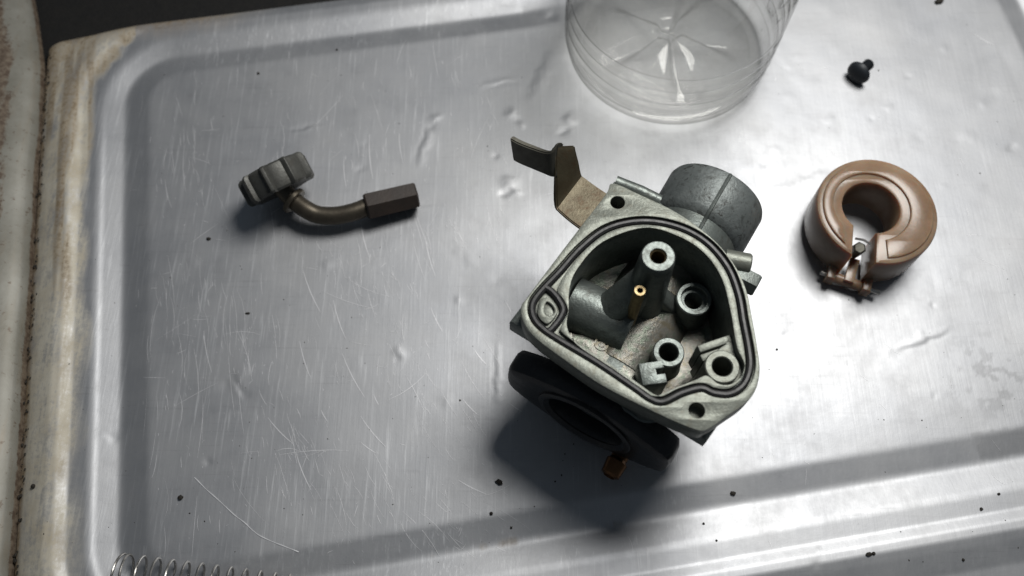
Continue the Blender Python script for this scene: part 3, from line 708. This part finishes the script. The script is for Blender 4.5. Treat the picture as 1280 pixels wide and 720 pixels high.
# ------------------------------------------------------------------ float
fc = P(1097, 262, 17.5); FZ = zt(fc.x, fc.y)
FT = FZ + 17.5; FB = FZ + 3.4
flt = thing('carburettor_float', 'amber brown plastic C-shaped float with a hinge pin, lying on the tray', 'float', (fc.x, fc.y, FZ))
gap = math.radians(248)             # the opening points towards the hinge
RO, RI = 18.4, 8.6; ic = Vector((fc.x - 1.7, fc.y + 0.9))
def cshape(ro, ri, g, cen_i):
    n = 72; out = []; go_ = 0
    gd = Vector((math.cos(gap), math.sin(gap))); gn = Vector((-gd.y, gd.x)); fcc = Vector((fc.x, fc.y))
    a0 = math.asin(min(1, g / ro)); b0 = math.asin(min(1, g / ri))
    for k in range(n + 1):
        a = gap + a0 + (2 * math.pi - 2 * a0) * k / n; out.append(fcc + Vector((math.cos(a), math.sin(a))) * ro)
    for k in range(n + 1):
        a = gap + b0 + (2 * math.pi - 2 * b0) * (1 - k / n); out.append(cen_i + Vector((math.cos(a), math.sin(a))) * ri)
    return out
finish('body', plate([cshape(RO, RI, 3.4, ic)], FB, FT, 1.1), M_float, flt, smooth=40)
finish('top_panel', plate([cshape(RO - 1.7, RI + 3.0, 6.4, ic)], FT - 1, FT + 0.75, 0.6), M_float, flt, smooth=40)
gd = Vector((math.cos(gap), math.sin(gap), 0)); gn = Vector((-gd.y, gd.x, 0)); fo = Vector((fc.x, fc.y, 0))
for s, hw in ((-1, 1.3), (1, 1.3)):
    finish('hinge_arm', box(fo + gd * 17.2 + gn * s * 5.6 + ez * (FZ + 4.2), gd, gn, ez, 4.4, hw, 2.4, 0.6), M_float, flt)
finish('hinge_barrel', lathe(fo + gd * 19.4 - gn * 6.4 + ez * (FZ + 3.6), gn, [(0, 0), (1.7, 0), (1.7, 12.8), (0, 12.8)], 24), M_float, flt)
finish('hinge_tongue', box(fo + gd * 16.2 + ez * (FZ + 5.2), gd, gn, ez, 4.2, 1.5, 1.0, 0.3), M_float, flt)
finish('hinge_pin', lathe(fo + gd * 19.4 - gn * 8.6 + ez * (FZ + 3.7), gn, [(0, 0), (.62, 0), (.75, .15), (.75, 18.6), (.62, 18.8), (0, 18.8)], 20), M_steel, flt)
vc = fo + gd * 10.2 - gn * 1.2 + ez * (FZ + 10.5)
nv_ = finish('needle_valve', lathe(vc - ez * 6, ez + gd * .25, [(0, 0), (1.0, 1.8), (2.0, 3), (2.0, 9.0), (1.5, 9.4), (0, 9.4)], 6), M_tip, flt)
finish('needle_clip', tube([vc + ez * 3.6 - gn * 2.2, vc + ez * 4.3 + gn * 0.2 , vc + ez * 4.1 + gn * 2.6 + gd * .6], 0.38, 8), M_steel, nv_)

# ------------------------------------------------------------------ elbow with lobed nut
kz = zt(*P(347, 225, 0)[:2])
kc = P(346, 224, 12.6)
elb = thing('fuel_elbow', 'bent brass pipe elbow with a grey castellated nut and brown sleeve', 'pipe fitting', (kc.x, kc.y, kz))
phi = math.radians(28); ka = Vector((-.51 * math.cos(phi), .86 * math.cos(phi), math.sin(phi))).normalized()
def lobed(r, s, th):
    if r < 9: return r
    p = (th / (2 * math.pi) * 9 + 0.15) % 1.0
    t = abs(p - 0.5) * 2                      # 1 at ridge
    return r - 0.25 + (1.45 if t > 0.84 else (1.45 * (t - 0.74) / 0.10 if t > 0.74 else 0.0))
nut = finish('castellated_nut', lathe(kc - ka * 4.4, ka, [(0, 0.8), (6, 0.8), (8.4, 0.2), (9.6, 0.0), (10.3, .7), (10.5, 1.6), (10.5, 7.4), (10.2, 8.2), (9.4, 8.8), (0, 8.9)], 144, lobed), M_knob, elb, smooth=30)
tp = smooth_open([kc - ka * 3, kc - ka * 6.5 + Vector((1.5, 0, -1)), P(383, 262, 7.6), P(398, 268.5, 6.6), P(420, 269.5, 6.2), P(442, 265, 6.2), P(462, 257.5, 6.0), P(480, 252, 5.6)], 7)
finish('pipe', tube(tp, 2.9, 20), M_tarn, elb)
cdir = (tp[12] - tp[5]).normalized()
finish('collar', lathe(tp[8], cdir, [(2.5, -.9), (4.3, -.9), (4.6, -.6), (4.6, .5), (4.3, .8), (2.5, .8)], 32), M_tarn, elb)
s0, s1 = P(457, 258.5, 6.2), P(521, 243.5, 5.0)
finish('hex_sleeve', lathe(s0, s1 - s0, [(2.7, 0), (4.2, 0), (4.7, .5), (4.6, (s1 - s0).length - .5), (4.1, (s1 - s0).length), (2.2, (s1 - s0).length), (2.2, (s1 - s0).length - 6), (0, (s1 - s0).length - 6)], 6), M_sleeve, elb, smooth=20)

# ------------------------------------------------------------------ screw
hz = P(1072, 92, 3.8); sz0 = zt(hz.x, hz.y)
scr = thing('small_screw', 'small black round-headed screw lying on its side on the tray', 'screw', (hz.x, hz.y, sz0))
sd = Vector((0.72, 0.66, -0.06)).normalized()
hd_ = finish('head', lathe(hz - sd * 1.6, sd, [(0, -.1), (1.9, 0), (3.2, .5), (4.0, 1.4), (4.2, 2.5), (3.7, 3.0), (0, 3.1)], 32), M_screw, scr)
pr = [(1.6, 3.0)]
for i in range(11): pr += [(1.95, 3.2 + i * .5), (1.65, 3.45 + i * .5)]
pr += [(1.4, 8.9), (0, 9.0)]
finish('shank', lathe(hz - sd * 1.6, sd, pr, 24), M_screw, scr)

# ------------------------------------------------------------------ spring
spr = smooth_open([], 1) if False else None
a0, a1 = P(146, 718, 6.2), P(450, 757, 6.2)
ax = (a1 - a0).normalized(); sy = Vector((-ax.y, ax.x, 0)); NT_ = 18; Ls = (a1 - a0).length
path = []
for k in range(NT_ * 28 + 1):
    t = k / 28; adv = max(0, t - 1.0) / (NT_ - 2) if t < NT_ - 1 else 1 + (t - NT_ + 1) * 0.012
    adv = (0.02 * t if t < 1 else 0.02 + 0.98 * (t - 1) / (NT_ - 2)) if t < NT_ - 1 else 1 + (t - NT_ + 1) * 0.02
    a = 2 * math.pi * t
    path.append(a0 + ax * Ls * adv + (sy * math.cos(a) + ez * math.sin(a)) * 5.6)
zs = zt(a0.x, a0.y); dz = zs + 6.0 - a0.z
path = [p + ez * dz for p in path]
finish('coil_spring', tube(path, 0.36, 8), M_steel, None, org=(a0.x, a0.y, zs), label='bright steel coil spring lying along the tray border', cat='spring')

# ------------------------------------------------------------------ bottle
bc = Vector((55, 94.5, 0)); BZ = zt(54.5, 66)
bot = thing('plastic_bottle', 'clear ribbed plastic bottle standing on the tray', 'bottle', (bc.x, bc.y, BZ))
bprof = [(27.0, 0.9), (28.8, 0.1), (30.4, 0.9), (31.8, 3), (32.5, 6.2), (32.25, 6.7), (32.1, 7.0), (32.3, 7.4), (32.9, 8), (33.2, 14.2), (32.7, 14.9), (32.45, 15.3), (32.7, 15.7), (33.3, 16.4), (33.35, 21), (32.9, 21.6), (32.7, 21.9), (32.9, 22.2), (33.4, 22.9), (33.3, 27.2), (32.8, 27.9), (32.55, 28.3), (32.8, 28.7), (33.4, 29.4),
         (33.5, 40), (33.5, 96), (31.5, 108), (26, 121), (18, 132), (13.5, 139), (12.8, 142), (12.8, 158), (11.6, 158.3)]
bprof = [(r * 1.105, z) for r, z in bprof]
def crumple(r, s, th):
    p = ((th / (2 * math.pi) * 6 + 0.62) % 1.0) - 0.5         # recessed panels with scalloped feet between upright pillars
    e = min((0.41 - abs(p)) * 33, s - (46 + 12 * (abs(p) / 0.41) ** 3), 94 - s)
    k = max(0.0, min(1.0, e / 1.6)); k = k * k * (3 - 2 * k)
    return r - 1.5 * k + 0.15 * math.sin(3 * th + s * .1)
dense = [bprof[0]]
for (r0, z0), (r1, z1) in zip(bprof, bprof[1:]):
    n = max(1, int(abs(z1 - z0) / 0.9))
    for i in range(1, n + 1): dense.append((r0 + (r1 - r0) * i / n, z0 + (z1 - z0) * i / n))
finish('body', lathe(bc + ez * BZ, ez, dense, 216, crumple), M_pet, bot, smooth=60)
def base_mesh():
    v, f = [], []; n = 120; rs = [29.835, 28, 26,  24, 21, 18, 15, 12, 9, 6.5, 5, 4, 3, 1.5, 0.01]
    for r in rs:
        for k in range(n):
            th = 2 * math.pi * k / n; t = 1 - r / 29.835
            dome = 9.0 * (1 - (r / 29.835) ** 2)
            w = max(0, math.cos(5 * th + 0.9)) ** 3
            z = 0.9 + dome * (1 - 0.55 * w * math.sin(math.pi * min(1, r / 29.835))) - (2.4 if r < 4.5 else 0) * (1 if r < 3.5 else .4)
            v.append((bc.x + r * math.cos(th), bc.y + r * math.sin(th), BZ + z))
    for i in range(len(rs) - 1):
        for k in range(n): f.append((i * n + k, i * n + (k + 1) % n, (i + 1) * n + (k + 1) % n, (i + 1) * n + k))
    return mesh(v, f)
finish('base', base_mesh(), M_pet, bot, smooth=60)

# ------------------------------------------------------------------ crumbs
CRUMB_LABEL = {(44, 609): 'black crumb on the cream stained border strip beside the seam', (226, 622): 'round black crumb between the coil spring and the left border groove',
    (624, 603): 'large oblong black crumb at the edge of the carburettor shadow', (614, 642): 'round black crumb just in front of the oblong crumb by the carburettor shadow',
    (1083, 694): 'longer of two touching crumbs on the front border ridge', (1089, 693): 'shorter of two touching crumbs on the front border ridge',
    (1173, 3): 'biggest dark crumb, lying on the tray beyond the black screw', (917, 616): 'dark crumb in the front groove next to the carburettor corner',
    (971, 437): 'tiny crumb between the carburettor and the brown float', (323, 92): 'small crumb on the tray beyond the castellated nut', (261, 299): 'dark crumb beside the castellated nut of the elbow'}
def crumb(px, py, r, sx=1.0, ang=0.0):
    c = P(px, py); z = zt(c.x, c.y)
    bm = bmesh.new(); bmesh.ops.create_icosphere(bm, subdivisions=2, radius=1)
    for v in bm.verts: v.co *= random.uniform(0.75, 1.2)
    bmesh.ops.transform(bm, verts=bm.verts, matrix=Matrix.Translation((c.x, c.y, z + r * 0.5)) @ Matrix.Rotation(ang, 4, 'Z') @ Matrix.Diagonal((r * sx, r, r * 0.7, 1)))
    finish('dirt_crumb', bm_mesh(bm), M_crumb, None, org=(c.x, c.y, z), smooth=50, label=CRUMB_LABEL.get((px, py), 'tiny black crumb of dirt lying on the bare tray'), cat='crumb', group='dirt crumbs on the tray')
for a in ((624, 603, .75, 1.5, -.4), (614, 642, .5), (639, 659, .35), (226, 622, .75), (917, 616, .65, 1.3), (880, 654, .35), (1083, 694, .55, 1.6, .1), (1089, 693, .5), (1225, 637, .45), (1203, 700, .4), (44, 609, .65),
          (971, 437, .35), (1173, 3, 1.2, 1.5, .4), (1247, 618, .4), (895, 676, .3), (323, 92, .5), (261, 299, .6, 1.2), (694, 602, .25), (310, 392, .35, 2.5), (421, 62, .4)):
    crumb(*a)
